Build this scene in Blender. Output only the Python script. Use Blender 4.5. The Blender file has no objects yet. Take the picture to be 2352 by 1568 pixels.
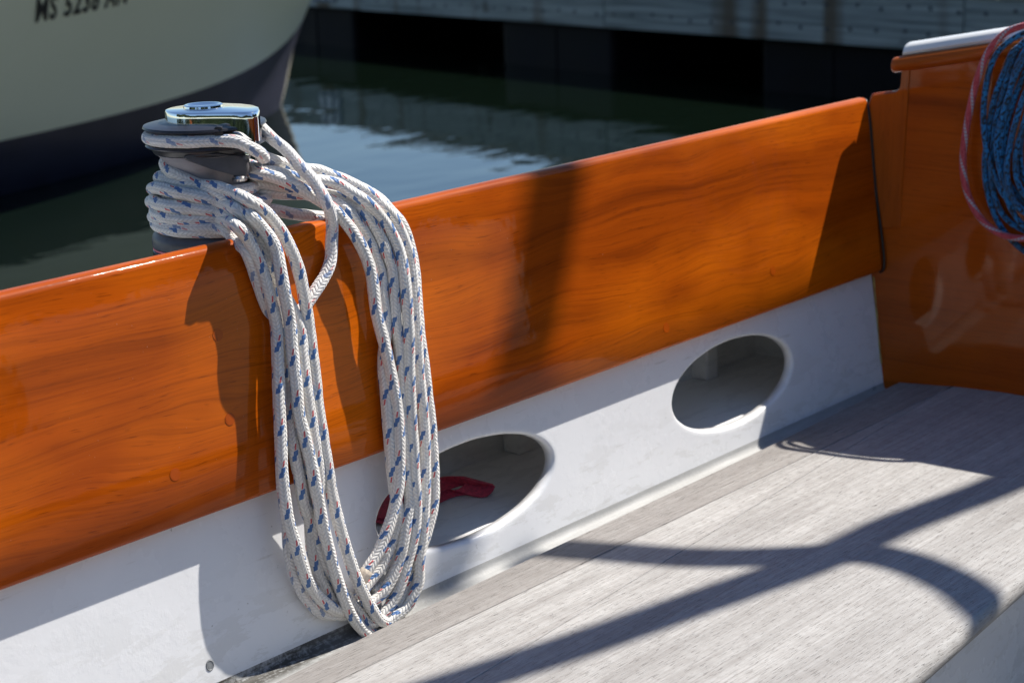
import bpy, bmesh, math, random
import numpy as np
from mathutils import Vector, Matrix

random.seed(7); np.random.seed(7)
SC = bpy.context.scene
COL = SC.collection
R = math.radians
V = lambda *a: np.array(a, float)

# ------------------------------------------------------------------ camera
CAM_Z = 1.13                     # camera above the water (water is z = 0)
FPX, IW, IH = 4200.0, 2352, 1568 # focal length in pixels of a 2352 wide picture
ROLL, PITCH, AZ = R(2.16), R(14.57), R(41.6)
CF = V(math.cos(AZ)*math.cos(PITCH), math.sin(AZ)*math.cos(PITCH), -math.sin(PITCH))
_r0 = V(math.sin(AZ), -math.cos(AZ), 0); _u0 = np.cross(_r0, CF)
CR = math.cos(ROLL)*_r0 - math.sin(ROLL)*_u0
CU = math.sin(ROLL)*_r0 + math.cos(ROLL)*_u0
CP = V(0, 0, CAM_Z)
cam = bpy.data.cameras.new('camera'); camo = bpy.data.objects.new('camera', cam); COL.objects.link(camo)
camo.matrix_world = Matrix(((CR[0], CU[0], -CF[0], 0), (CR[1], CU[1], -CF[1], 0), (CR[2], CU[2], -CF[2], CAM_Z), (0, 0, 0, 1)))
cam.sensor_width = 36; cam.lens = 36*FPX/IW; cam.clip_start = 0.05; cam.clip_end = 3000
cam.dof.use_dof = True; cam.dof.focus_distance = 1.90; cam.dof.aperture_fstop = 8.5
SC.camera = camo

# ------------------------------------------------------------------ light
SUN_EL, SUN_AZ = 52.5, -16.5     # azimuth measured from +X (forward along the coaming) towards +Y
SUN = V(math.cos(R(SUN_EL))*math.cos(R(SUN_AZ)), math.cos(R(SUN_EL))*math.sin(R(SUN_AZ)), math.sin(R(SUN_EL)))
w = bpy.data.worlds.new('World'); SC.world = w; w.use_nodes = True
nt = w.node_tree; sky = nt.nodes.new('ShaderNodeTexSky'); sky.sky_type = 'NISHITA'; sky.sun_disc = False
sky.sun_elevation = R(SUN_EL); sky.sun_rotation = R(90 - SUN_AZ)
sky.air_density = 1.0; sky.dust_density = 0.0; sky.ozone_density = 4.0
nt.links.new(sky.outputs[0], nt.nodes['Background'].inputs[0]); nt.nodes['Background'].inputs[1].default_value = 0.084
sl = bpy.data.lights.new('sun', 'SUN'); sl.energy = 4.9; sl.angle = R(0.53); sl.color = (1, 0.95, 0.87)
so = bpy.data.objects.new('sun', sl); COL.objects.link(so)
so.rotation_euler = Vector(SUN).to_track_quat('Z', 'Y').to_euler(); so.location = (3, -2, 6)
SC.view_settings.view_transform = 'Standard'; SC.view_settings.look = 'None'
SC.view_settings.exposure = 0.58; SC.view_settings.gamma = 1
SC.cycles.max_bounces = 10; SC.cycles.diffuse_bounces = 5; SC.cycles.glossy_bounces = 5
SC.cycles.sample_clamp_indirect = 6.0; SC.cycles.use_denoising = True

# ------------------------------------------------------------------ measuring: picture point -> point on a real plane
def ray(x, y): return (CF*FPX + CR*(x - IW/2) + CU*(IH/2 - y))/FPX
def hit(q, P0, n):
    d = ray(*q); return CP + d*(np.dot(P0 - CP, n)/np.dot(d, n))
LEAN = R(8)
NW = V(0, math.cos(LEAN), -math.sin(LEAN))           # coaming plane normal, pointing outboard
PT = CP + ray(650, 525)*1.87                          # a point on the inboard top edge of the coaming
ZT = CAM_Z - 0.352                                    # coaming top
ZB = CAM_Z - 0.609                                    # coaming bottom
YF = lambda z: PT[1] + (z - PT[2])*math.tan(LEAN)     # inboard face of the wood at height z
on_wood = lambda q, d=0.0: hit(q, PT - NW*d, NW)
PAN = 0.02
on_panel = lambda q: hit(q, PT + NW*PAN, NW)
YP = lambda z: YF(z) + PAN/math.cos(LEAN)
ZS = CAM_Z - 0.774                                    # seat top
on_seat = lambda q: hit(q, V(0, 0, ZS), V(0, 0, 1))
BA = V(2.3845, 1.394, CAM_Z - .352)
NB = np.cross(V(2.372, 1.356, CAM_Z - .774) - BA, V(2.405, 1.142, CAM_Z - .774) - BA); NB /= np.linalg.norm(NB)
if NB[0] > 0: NB = -NB
on_bulk = lambda q, d=0.0: hit(q, BA + NB*d, NB)

# ------------------------------------------------------------------ helpers: objects
def link(o, parent=None, label=None, cat=None, group=None, kind=None):
    COL.objects.link(o)
    if parent is not None: o.parent = parent
    if label: o['label'] = label
    if cat: o['category'] = cat
    if group: o['group'] = group
    if kind: o['kind'] = kind
    return o
def empty(name, loc, **k):
    o = bpy.data.objects.new(name, None); o.location = loc; o.empty_display_size = .1
    return link(o, **k)
def mesh(name, verts, faces, mat, parent=None, smooth=False, bevel=0, seg=2, uvs=None, **k):
    me = bpy.data.meshes.new(name); me.from_pydata([tuple(map(float, v)) for v in verts], [], faces)
    if uvs is not None:
        l = me.uv_layers.new(name='UVMap'); flat = np.array(uvs, np.float32).ravel(); l.data.foreach_set('uv', flat)
    me.materials.append(mat)
    o = bpy.data.objects.new(name, me)
    if parent is not None: pl = V(*parent.location)
    link(o, parent=parent, **k)
    if parent is not None and parent.type == 'EMPTY' or parent is not None:
        off = world_loc(parent); me.transform(Matrix.Translation(-Vector(off)))
    bm = bmesh.new(); bm.from_mesh(me); bmesh.ops.recalc_face_normals(bm, faces=bm.faces); bm.to_mesh(me); bm.free()
    if bevel:
        m = o.modifiers.new('bevel', 'BEVEL'); m.width = bevel; m.segments = seg; m.limit_method = 'ANGLE'; m.angle_limit = R(35)
    if smooth:
        for p in me.polygons: p.use_smooth = True
        if smooth != 'all':
            try: me.set_sharp_from_angle(angle=R(40))
            except Exception: pass
    return o
def world_loc(o):
    p = V(0, 0, 0)
    while o is not None: p = p + V(*o.location); o = o.parent
    return p
def box_vf(lo, hi):
    a, b = lo, hi
    v = [(a[0], a[1], a[2]), (b[0], a[1], a[2]), (b[0], b[1], a[2]), (a[0], b[1], a[2]), (a[0], a[1], b[2]), (b[0], a[1], b[2]), (b[0], b[1], b[2]), (a[0], b[1], b[2])]
    return v, [(0, 3, 2, 1), (4, 5, 6, 7), (0, 1, 5, 4), (1, 2, 6, 5), (2, 3, 7, 6), (3, 0, 4, 7)]
def box(name, lo, hi, mat, parent=None, **k):
    v, f = box_vf(lo, hi); return mesh(name, v, f, mat, parent, **k)
def prism(name, poly, vec, mat, parent=None, **k):
    """poly: list of 3-D points, extruded along vec"""
    n = len(poly); vec = np.array(vec, float)
    v = [np.array(p, float) for p in poly] + [np.array(p, float) + vec for p in poly]
    f = [tuple(range(n)), tuple(range(2*n - 1, n - 1, -1))] + [(i, (i+1) % n, n + (i+1) % n, n + i) for i in range(n)]
    return mesh(name, v, f, mat, parent, **k)
def lathe(name, prof, c, mat, parent=None, n=56, **k):
    """prof: (radius, z) from bottom to top"""
    v, f = [], []
    for r, z in prof:
        for i in range(n):
            a = 2*math.pi*i/n; v.append((c[0] + r*math.cos(a), c[1] + r*math.sin(a), c[2] + z))
    for j in range(len(prof) - 1):
        for i in range(n):
            f.append((j*n + i, j*n + (i+1) % n, (j+1)*n + (i+1) % n, (j+1)*n + i))
    f.append(tuple(range(n-1, -1, -1))); f.append(tuple(range((len(prof)-1)*n, len(prof)*n)))
    return mesh(name, v, f, mat, parent, smooth=True, **k)
def spline(pts, step):
    """centripetal Catmull-Rom through pts, resampled at even steps"""
    P = [np.array(p, float) for p in pts]
    P = [2*P[0] - P[1]] + P + [2*P[-1] - P[-2]]
    out = []
    for i in range(1, len(P) - 2):
        p0, p1, p2, p3 = P[i-1], P[i], P[i+1], P[i+2]
        t0 = 0; t1 = t0 + max(np.linalg.norm(p1-p0), 1e-5)**.5; t2 = t1 + max(np.linalg.norm(p2-p1), 1e-5)**.5; t3 = t2 + max(np.linalg.norm(p3-p2), 1e-5)**.5
        for t in np.linspace(t1, t2, 14, endpoint=False):
            A1 = (t1-t)/(t1-t0)*p0 + (t-t0)/(t1-t0)*p1; A2 = (t2-t)/(t2-t1)*p1 + (t-t1)/(t2-t1)*p2; A3 = (t3-t)/(t3-t2)*p2 + (t-t2)/(t3-t2)*p3
            B1 = (t2-t)/(t2-t0)*A1 + (t-t0)/(t2-t0)*A2; B2 = (t3-t)/(t3-t1)*A2 + (t-t1)/(t3-t1)*A3
            out.append((t2-t)/(t2-t1)*B1 + (t-t1)/(t2-t1)*B2)
    out.append(P[-2]); out = np.array(out)
    L = np.concatenate([[0], np.cumsum(np.linalg.norm(np.diff(out, axis=0), axis=1))])
    n = max(3, int(L[-1]/step)); s = np.linspace(0, L[-1], n)
    return np.stack([np.interp(s, L, out[:, k]) for k in range(3)], 1), s
def tube(name, pts, rad, mat, parent=None, sides=14, step=.003, twist=0.0, v0=0.0, taper=None, raw=False, wob=0.0, **k):
    if raw: C = np.array(pts, float); s = np.concatenate([[0], np.cumsum(np.linalg.norm(np.diff(C, axis=0), axis=1))])
    else: C, s = spline(pts, step)
    T = np.gradient(C, axis=0); T /= np.linalg.norm(T, axis=1)[:, None] + 1e-12
    nrm = np.cross(T[0], V(0.3, .2, 1)); nrm /= np.linalg.norm(nrm)
    vs, fs, uv = [], [], []
    for i in range(len(C)):
        nrm = nrm - T[i]*np.dot(nrm, T[i]); nrm /= np.linalg.norm(nrm); b = np.cross(T[i], nrm)
        rr = rad if taper is None else rad*taper(s[i]/s[-1])
        if wob: rr = rr*(1 + wob*math.sin(s[i]*190 + v0*50)*math.sin(s[i]*71 + 1 + v0*9))
        tw = twist*s[i]
        for j in range(sides):
            a = 2*math.pi*j/sides + tw; vs.append(C[i] + rr*(math.cos(a)*nrm + math.sin(a)*b))
    for i in range(len(C) - 1):
        for j in range(sides):
            j2 = (j+1) % sides
            fs.append((i*sides + j, i*sides + j2, (i+1)*sides + j2, (i+1)*sides + j))
            ua, ub = j/sides, (j+1)/sides
            uv += [(ua, s[i] + v0), (ub, s[i] + v0), (ub, s[i+1] + v0), (ua, s[i+1] + v0)]
    n = len(C)
    fs.append(tuple(range(sides-1, -1, -1))); uv += [(0, v0)]*sides
    fs.append(tuple(range((n-1)*sides, n*sides))); uv += [(0, v0 + s[-1])]*sides
    return mesh_noflip(name, vs, fs, mat, parent, uv, **k)
def mesh_noflip(name, vs, fs, mat, parent, uv, **k):
    me = bpy.data.meshes.new(name); me.from_pydata([tuple(map(float, v)) for v in vs], [], fs)
    l = me.uv_layers.new(name='UVMap'); l.data.foreach_set('uv', np.array(uv, np.float32).ravel())
    me.materials.append(mat); o = bpy.data.objects.new(name, me); link(o, parent=parent, **k)
    if parent is not None: me.transform(Matrix.Translation(-Vector(world_loc(parent))))
    me.polygons.foreach_set('use_smooth', [True]*len(me.polygons))
    return o

# ------------------------------------------------------------------ helpers: materials
class NT:
    def __init__(s, name):
        s.m = bpy.data.materials.new(name); s.m.use_nodes = True; s.t = s.m.node_tree; s.b = s.t.nodes['Principled BSDF']
    def n(s, typ, **k):
        x = s.t.nodes.new(typ)
        for a, v in k.items(): setattr(x, a, v)
        return x
    def l(s, a, b): s.t.links.new(a, b)
    def inp(s, sock, v):
        if isinstance(v, (int, float, tuple, list)): sock.default_value = v
        else: s.l(v, sock)
    def math(s, op, a, b=0.0, c=None, clamp=False):
        x = s.n('ShaderNodeMath', operation=op, use_clamp=clamp); s.inp(x.inputs[0], a); s.inp(x.inputs[1], b)
        if c is not None: s.inp(x.inputs[2], c)
        return x.outputs[0]
    def mix(s, f, a, b, typ='MIX'):
        x = s.n('ShaderNodeMix', data_type='RGBA', blend_type=typ)
        s.inp(x.inputs[0], f); s.inp(x.inputs[6], a if not isinstance(a, tuple) else (*a, 1)[:4]); s.inp(x.inputs[7], b if not isinstance(b, tuple) else (*b, 1)[:4])
        return x.outputs[2]
    def coords(s, scale=(1, 1, 1), rot=(0, 0, 0), loc=(0, 0, 0), kind='Object'):
        tc = s.n('ShaderNodeTexCoord'); mp = s.n('ShaderNodeMapping')
        mp.inputs['Scale'].default_value = scale; mp.inputs['Rotation'].default_value = rot; mp.inputs['Location'].default_value = loc
        s.l(tc.outputs[kind], mp.inputs[0]); return mp.outputs[0]
    def noise(s, vec, scale, detail=4, rough=.55, dist=0.0, out=0):
        x = s.n('ShaderNodeTexNoise'); s.l(vec, x.inputs['Vector']); x.inputs['Scale'].default_value = scale
        x.inputs['Detail'].default_value = detail; x.inputs['Roughness'].default_value = rough; x.inputs['Distortion'].default_value = dist
        return x.outputs[out]
    def ramp(s, f, stops):
        x = s.n('ShaderNodeValToRGB'); s.l(f, x.inputs[0]); e = x.color_ramp.elements
        while len(e) < len(stops): e.new(.5)
        for i, (p, c) in enumerate(stops):
            e[i].position = p; e[i].color = (c, c, c, 1) if isinstance(c, (int, float)) else (*c, 1)
        return x.outputs[0]
    def bump(s, h, dist, strength=1.0, prev=None):
        x = s.n('ShaderNodeBump'); s.l(h, x.inputs['Height']); x.inputs['Distance'].default_value = dist; x.inputs['Strength'].default_value = strength
        if prev is not None: s.l(prev, x.inputs['Normal'])
        return x.outputs[0]
    def set(s, **k):
        names = dict(color='Base Color', rough='Roughness', metal='Metallic', spec='Specular IOR Level', coat='Coat Weight', coatr='Coat Roughness', normal='Normal', cnormal='Coat Normal', ior='IOR', sheen='Sheen Weight', trans='Transmission Weight')
        for a, v in k.items():
            if isinstance(v, tuple) and len(v) == 3: v = (*v, 1)
            s.inp(s.b.inputs[names[a]], v)
        return s.m

def plain(name, col, rough=.5, metal=0.0, var=.12, scale=30, bump=0.0, **k):
    t = NT(name); co = t.coords(); nz = t.noise(co, scale, 5)
    c = t.mix(t.ramp(nz, [(.3, 0), (.7, 1)]), tuple(x*(1-var) for x in col), tuple(min(1, x*(1+var)) for x in col))
    a = dict(color=c, rough=t.ramp(nz, [(.2, max(0, rough-.06)), (.8, min(1, rough+.06))]), metal=metal); a.update(k)
    if bump: a['normal'] = t.bump(t.noise(co, scale*4, 4), bump)
    return t.set(**a)

def varnished(name, along='x', c0=(.11, .015, .0005), c1=(.455, .077, .0009), c2=(.66, .138, .002), flow=1.0, seed=0.0, coat=.28, wav=.0005):
    """varnished mahogany / teak: continuous flowing grain lines, figure, short dark pores, glossy clear coat"""
    t = NT(name); tc = t.n('ShaderNodeTexCoord'); sp = t.n('ShaderNodeSeparateXYZ'); t.l(tc.outputs['Object'], sp.inputs[0])
    ia, ic, iw = {'x': (0, 2, 1), 'y': (1, 2, 0), 'z': (2, 1, 0)}[along]
    A, C, D = sp.outputs[ia], sp.outputs[ic], sp.outputs[iw]
    def vec(a, c, d=None):
        x = t.n('ShaderNodeCombineXYZ'); t.inp(x.inputs[0], a); t.inp(x.inputs[1], c); t.inp(x.inputs[2], d if d is not None else seed); return x.outputs[0]
    mul = lambda x, k: t.math('MULTIPLY', x, k)
    low = t.noise(vec(mul(A, 2.2), t.math('ADD', mul(C, 7.0), seed)), 1.0, 2, .45, .4)
    low2 = t.noise(vec(mul(A, 7.0), t.math('ADD', mul(C, 16.0), seed*2)), 1.0, 2, .5)
    cc = t.math('ADD', t.math('ADD', C, mul(D, .35)), t.math('ADD', mul(low, .085*flow), mul(low2, .008*flow)))
    fig = t.noise(vec(mul(A, .9), mul(cc, 26.0)), 1.0, 4, .55)
    fine = t.noise(vec(mul(A, 3.2), mul(cc, 190.0)), 1.0, 5, .65)
    hair = t.noise(vec(mul(A, 9.0), mul(cc, 520.0)), 1.0, 2, .5)
    por = t.noise(vec(mul(A, 38.0), mul(cc, 640.0)), 1.0, 1, .5)
    big = t.noise(vec(mul(A, 3.0), mul(C, 5.0), seed + 3), 1.0, 3, .5)
    col = t.mix(t.ramp(fig, [(.26, 0), (.44, .65), (.66, 1)]), c0, c1)
    col = t.mix(mul(t.ramp(big, [(.40, 0), (.62, 1)]), .85), col, c2)
    col = t.mix(mul(t.ramp(fine, [(.50, 0), (.72, 1)]), .42), col, c0)
    col = t.mix(mul(t.ramp(hair, [(.46, 0), (.74, 1)]), .24), col, c0)
    col = t.mix(mul(t.ramp(por, [(.64, 0), (.74, 1)]), .42), col, tuple(x*.35 for x in c0))
    cn = t.bump(t.noise(t.coords(), 26, 2), wav, .5); dust = t.noise(t.coords(), 70, 6, .8); spk = t.noise(t.coords(), 420, 2, .5)
    col = t.mix(mul(t.ramp(spk, [(.76, 0), (.80, 1)]), .5), col, (.45, .36, .28))
    return t.set(color=col, rough=.5, spec=.05, coat=coat, coatr=t.ramp(dust, [(.45, .03), (.8, .10)]), cnormal=cn)

def weathered_teak(name, seed, tone=1.0, brown=0.0):
    t = NT(name); base = t.coords(loc=(seed, seed*.37, 0))
    warp = t.noise(base, 3.0, 2, out=1)
    g = t.coords(scale=(1, 11, 11), loc=(seed, seed, 0))
    ad = t.n('ShaderNodeVectorMath', operation='SCALE'); t.l(warp, ad.inputs[0]); ad.inputs['Scale'].default_value = .5
    sm = t.n('ShaderNodeVectorMath', operation='ADD'); t.l(g, sm.inputs[0]); t.l(ad.outputs[0], sm.inputs[1])
    band = t.noise(sm.outputs[0], 2.2, 5, .55)
    f2 = t.coords(scale=(7, 280, 280), rot=(0, 0, R(1.2)), loc=(seed*3, 0, 0))
    fib = t.noise(f2, 1.0, 4, .65, .3)
    pore = t.noise(t.coords(scale=(60, 880, 880), loc=(seed, 3, 0)), 1.0, 2, .5)
    mot = t.noise(base, 55, 5, .7)
    a, b, c = (.36*tone, .35*tone, .34*tone), (.50*tone, .49*tone, .475*tone), (.215*tone, .195*tone, .18*tone)
    col = t.mix(t.ramp(band, [(.3, 0), (.7, 1)]), a, b)
    col = t.mix(t.math('MULTIPLY', t.ramp(mot, [(.35, 1), (.65, 0)]), .30), col, c)
    if brown: col = t.mix(brown, col, (.27*tone, .20*tone, .16*tone))
    col = t.mix(t.math('MULTIPLY', t.ramp(fib, [(.30, 1), (.60, 0)]), .55), col, c)
    col = t.mix(t.math('MULTIPLY', t.ramp(pore, [(.60, 0), (.72, 1)]), .42), col, (.075, .062, .055))
    h = t.math('SUBTRACT', t.math('ADD', fib, t.math('MULTIPLY', band, .4)), t.ramp(pore, [(.62, 0), (.74, .7)]))
    return t.set(color=col, rough=.72, spec=.3, normal=t.bump(h, .0011, .8))

def white_paint(name, col=(.83, .835, .85), dirt=0.45, gloss=.22):
    t = NT(name); co = t.coords()
    orange = t.noise(co, 95, 3, .6); blot = t.noise(co, 7, 5, .6); chip = t.noise(co, 120, 4, .6); sc = t.noise(t.coords(scale=(6, 60, 60), rot=(.3, .2, .1)), 3, 4)
    c = t.mix(t.ramp(blot, [(.35, 0), (.75, 1)]), tuple(x*.94 for x in col), col)
    c = t.mix(t.math('MULTIPLY', t.ramp(chip, [(.70, 0), (.76, 1)]), dirt*1.6), c, (.33, .32, .30))
    c = t.mix(t.math('MULTIPLY', t.ramp(sc, [(.66, 0), (.74, 1)]), dirt), c, (.5, .49, .46))
    fl = t.noise(t.coords(scale=(5, 16, 16), rot=(.1, .3, 0)), 2.6, 7, .72); zs = t.n('ShaderNodeSeparateXYZ'); t.l(co, zs.inputs[0])
    lowz = t.ramp(t.math('MULTIPLY', zs.outputs[2], 1.0), [(.385, 1), (.47, 0)])
    c = t.mix(t.math('MULTIPLY', t.math('MULTIPLY', t.ramp(fl, [(.535, 0), (.545, 1)]), lowz), dirt*.9), c, (.62, .615, .60))
    lump = t.noise(t.coords(scale=(9, 9, 9)), 2.0, 6, .68)
    h = t.math('ADD', orange, t.math('MULTIPLY', t.ramp(lump, [(.5, 0), (.8, 1)]), 2.2))
    return t.set(color=c, rough=t.ramp(blot, [(.3, gloss), (.8, gloss+.16)]), spec=.45, normal=t.bump(h, .0004, .3))

def rope_mat(name, fuzzy=0.0, base=(.90, .875, .83), v_p=.042):
    t = NT(name); uv = t.n('ShaderNodeUVMap'); uv.uv_map = 'UVMap'
    sp = t.n('ShaderNodeSeparateXYZ'); t.l(uv.outputs[0], sp.inputs[0])
    NC = 8.0
    cx = t.math('MULTIPLY', sp.outputs[0], NC); colm = t.math('FLOOR', cx); fr = t.math('SUBTRACT', cx, colm)
    par = t.math('MODULO', colm, 2.0); sg = t.math('SUBTRACT', t.math('MULTIPLY', par, 2.0), 1.0)
    sl = t.math('MULTIPLY', t.math('MULTIPLY', t.math('SUBTRACT', fr, .5), sg), .0044)
    vs = t.math('ADD', sp.outputs[1], sl)
    yarn = t.math('FRACT', t.math('DIVIDE', vs, .0046))
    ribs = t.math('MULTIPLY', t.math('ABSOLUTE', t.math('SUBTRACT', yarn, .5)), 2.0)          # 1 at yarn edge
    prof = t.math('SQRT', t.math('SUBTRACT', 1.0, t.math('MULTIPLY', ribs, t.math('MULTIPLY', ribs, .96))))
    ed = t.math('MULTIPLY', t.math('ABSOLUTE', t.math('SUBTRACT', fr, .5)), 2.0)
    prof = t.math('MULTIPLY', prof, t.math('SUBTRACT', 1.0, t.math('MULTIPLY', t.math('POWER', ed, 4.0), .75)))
    ser = t.math('FLOOR', t.math('DIVIDE', colm, 2.0)); cin = t.math('SUBTRACT', colm, t.math('MULTIPLY', ser, 2.0))
    m = t.math('MODULO', t.math('ADD', sp.outputs[1], t.math('ADD', t.math('MULTIPLY', ser, v_p/4), 4*v_p)), v_p)
    x2 = t.math('SUBTRACT', cx, t.math('MULTIPLY', ser, 2.0))
    def block(cx_, cv, hw, hh, k):
        dx = t.math('SUBTRACT', x2, cx_); dv = t.math('SUBTRACT', t.math('SUBTRACT', m, cv), t.math('MULTIPLY', dx, k))
        return t.math('MULTIPLY', t.math('LESS_THAN', t.math('ABSOLUTE', t.math('SUBTRACT', dx, t.math('MULTIPLY', dv, 45.0))), hw), t.math('LESS_THAN', t.math('ABSOLUTE', dv), hh))
    blue = t.math('MAXIMUM', block(.60, .0100, .50, .0026, .0014), block(1.06, .0148, .50, .0026, .0014))
    red = block(.50, .0036, .19, .0030, .001)
    nz = t.noise(t.coords(), 160, 3); grime = t.noise(t.coords(), 14, 4)
    c = t.mix(t.ramp(nz, [(.3, 0), (.7, 1)]), tuple(x*.86 for x in base), base)
    c = t.mix(t.math('MULTIPLY', t.ramp(grime, [(.45, 0), (.75, 1)]), .35), c, (.62, .57, .50))
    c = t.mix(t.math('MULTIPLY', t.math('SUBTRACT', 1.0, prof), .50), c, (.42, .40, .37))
    c = t.mix(t.math('MULTIPLY', blue, .92 - .25*fuzzy), c, (.018, .13, .38))
    c = t.mix(t.math('MULTIPLY', red, .9 - .3*fuzzy), c, (.60, .045, .06))
    hh = t.math('ADD', prof, t.math('MULTIPLY', nz, .25 + fuzzy))
    return t.set(color=c, rough=.52 + .3*fuzzy, spec=.42 - .25*fuzzy, normal=t.bump(hh, .0012, .8), sheen=.15 + .5*fuzzy)

def melange_rope(name, a, b, c, ns=900, stripe=None):
    t = NT(name); uv = t.n('ShaderNodeUVMap'); uv.uv_map = 'UVMap'; mp = t.n('ShaderNodeMapping'); mp.inputs['Scale'].default_value = (6, 150, 1)
    t.l(uv.outputs[0], mp.inputs[0]); nz = t.noise(mp.outputs[0], 1.0, 2, .6); n2 = t.noise(t.coords(), 45, 3)
    sp = t.n('ShaderNodeSeparateXYZ'); t.l(uv.outputs[0], sp.inputs[0])
    col = t.mix(t.ramp(nz, [(.44, 0), (.50, 1)]), a, b); col = t.mix(t.math('MULTIPLY', t.ramp(n2, [(.45, 0), (.6, 1)]), .55), col, c)
    if stripe:
        m = t.math('FRACT', t.math('ADD', t.math('DIVIDE', sp.outputs[1], .05), t.math('MULTIPLY', sp.outputs[0], 2.0)))
        yn = t.math('GREATER_THAN', t.math('FRACT', t.math('DIVIDE', sp.outputs[1], .005)), .25)
        col = t.mix(t.math('MULTIPLY', t.math('LESS_THAN', m, .28), yn), col, stripe)
    cx = t.math('MULTIPLY', sp.outputs[0], 12.0); fr = t.math('FRACT', cx); sg = t.math('SUBTRACT', t.math('MULTIPLY', t.math('MODULO', t.math('FLOOR', cx), 2.0), 2.0), 1.0)
    y = t.math('FRACT', t.math('DIVIDE', t.math('ADD', sp.outputs[1], t.math('MULTIPLY', t.math('MULTIPLY', fr, sg), .003)), .003))
    h = t.math('SUBTRACT', 1.0, t.math('ABSOLUTE', t.math('SUBTRACT', y, .5)))
    return t.set(color=col, rough=.7, spec=.3, normal=t.bump(h, .0008, .8), sheen=.2)

M = {}
M['wood'] = varnished('varnished_coaming_wood', 'x')
M['wood_bulk'] = varnished('varnished_bulkhead_wood', 'y', c0=(.20, .032, .0015), c1=(.42, .078, .0028), c2=(.48, .10, .004), flow=.12, seed=4.1, coat=.42, wav=.0001)
M['wood_post'] = varnished('varnished_post_wood', 'z', c0=(.24, .044, .003), c1=(.42, .088, .005), c2=(.48, .11, .008), flow=.12, seed=7.7, coat=.42, wav=.0001)
M['wood_rail'] = varnished('varnished_rail_wood', 'y', c0=(.22, .04, .004), c1=(.38, .085, .008), c2=(.42, .11, .012), flow=.3, seed=2.2)
M['bung'] = varnished('varnished_bung_wood', 'z', c0=(.26, .04, .0012), c1=(.40, .066, .0016), c2=(.46, .08, .0025), seed=9.0)
M['teak1'] = weathered_teak('weathered_teak_margin', 2.0, .80, .18)
M['teak2'] = weathered_teak('weathered_teak_middle', 5.0, 1.0)
M['teak3'] = weathered_teak('weathered_teak_front', 8.3, .96)
M['sole'] = weathered_teak('cockpit_sole_teak', 3.3, .45)
M['white'] = white_paint('white_enamel')
M['white_in'] = white_paint('locker_paint', (.86, .85, .83), .4, .5)
M['gelcoat'] = white_paint('gelcoat', (.80, .80, .78), .05, .15)
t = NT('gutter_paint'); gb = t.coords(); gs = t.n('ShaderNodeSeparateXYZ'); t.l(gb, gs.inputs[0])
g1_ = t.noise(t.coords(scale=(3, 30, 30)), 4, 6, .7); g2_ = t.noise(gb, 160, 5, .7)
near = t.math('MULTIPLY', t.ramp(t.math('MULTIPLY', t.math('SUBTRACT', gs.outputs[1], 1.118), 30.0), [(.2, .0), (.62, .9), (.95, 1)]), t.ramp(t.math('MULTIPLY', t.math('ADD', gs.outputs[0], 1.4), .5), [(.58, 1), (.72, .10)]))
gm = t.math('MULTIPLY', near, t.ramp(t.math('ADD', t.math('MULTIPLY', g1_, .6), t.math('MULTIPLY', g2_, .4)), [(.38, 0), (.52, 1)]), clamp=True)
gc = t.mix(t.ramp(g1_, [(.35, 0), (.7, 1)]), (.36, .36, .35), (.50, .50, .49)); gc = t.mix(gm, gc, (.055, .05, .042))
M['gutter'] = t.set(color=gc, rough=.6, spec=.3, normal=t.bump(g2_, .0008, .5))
M['plug'] = plain('grey_plug', (.20, .21, .22), .5, var=.3, scale=300)
M['seam'] = plain('black_sealant', (.012, .011, .012), .4)
M['caulk'] = plain('yellowed_caulk', (.42, .31, .09), .6, var=.35, scale=90)
M['grime'] = plain('gutter_mildew', (.06, .055, .045), .9, var=.5, scale=120, bump=.001)
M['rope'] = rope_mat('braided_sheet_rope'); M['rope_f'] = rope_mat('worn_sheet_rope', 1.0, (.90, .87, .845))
M['whip'] = plain('whipping_twine', (.50, .43, .35), .7, var=.25, scale=300, bump=.0006)
M['bluerope'] = melange_rope('blue_melange_rope', (.010, .016, .026), (.02, .21, .50), (.03, .045, .06))
M['redrope'] = melange_rope('red_fleck_rope', (.42, .045, .06), (.55, .10, .12), (.46, .06, .075), stripe=(.42, .42, .47))
M['webbing'] = plain('red_webbing', (.62, .06, .11), .6, var=.3, scale=240, bump=.0006)
M['drum'] = plain('anodised_drum', (.33, .315, .335), .42, metal=.1, var=.14, scale=18)
M['arm'] = plain('grey_nylon', (.085, .082, .09), .38, var=.2, scale=90)
M['jaw'] = plain('black_nylon', (.024, .023, .027), .33, var=.25, scale=60)
M['chrome'] = plain('polished_chrome', (.86, .87, .88), .06, metal=1.0, var=.02, scale=20)
M['steel'] = plain('brushed_steel', (.62, .62, .62), .25, metal=1.0)
M['pink'] = plain('pink_band', (.55, .16, .20), .5)

# ------------------------------------------------------------------ water
t = NT('harbour_water')
wc = t.coords(scale=(1, 1, 1), rot=(0, 0, R(20)))
n1 = t.noise(wc, 1.6, 2, .5, .5); n2 = t.noise(t.coords(scale=(2.2, 7, 1), rot=(0, 0, R(-38))), 1.0, 3, .5); n3 = t.noise(t.coords(scale=(9, 22, 1), rot=(0, 0, R(-35))), 1.0, 2, .5)
h = t.math('ADD', t.math('MULTIPLY', n1, 1.0), t.math('ADD', t.math('MULTIPLY', n2, .30), t.math('MULTIPLY', n3, .05)))
M['water'] = t.set(color=(.0036, .0078, .0050), rough=.012, ior=1.33, spec=1.0, normal=t.bump(h, .014, .35))
v = [(-300, -300, 0), (400, -300, 0), (400, 400, 0), (-300, 400, 0)]
mesh('water', v, [(0, 1, 2, 3)], M['water'], kind='structure')

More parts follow.
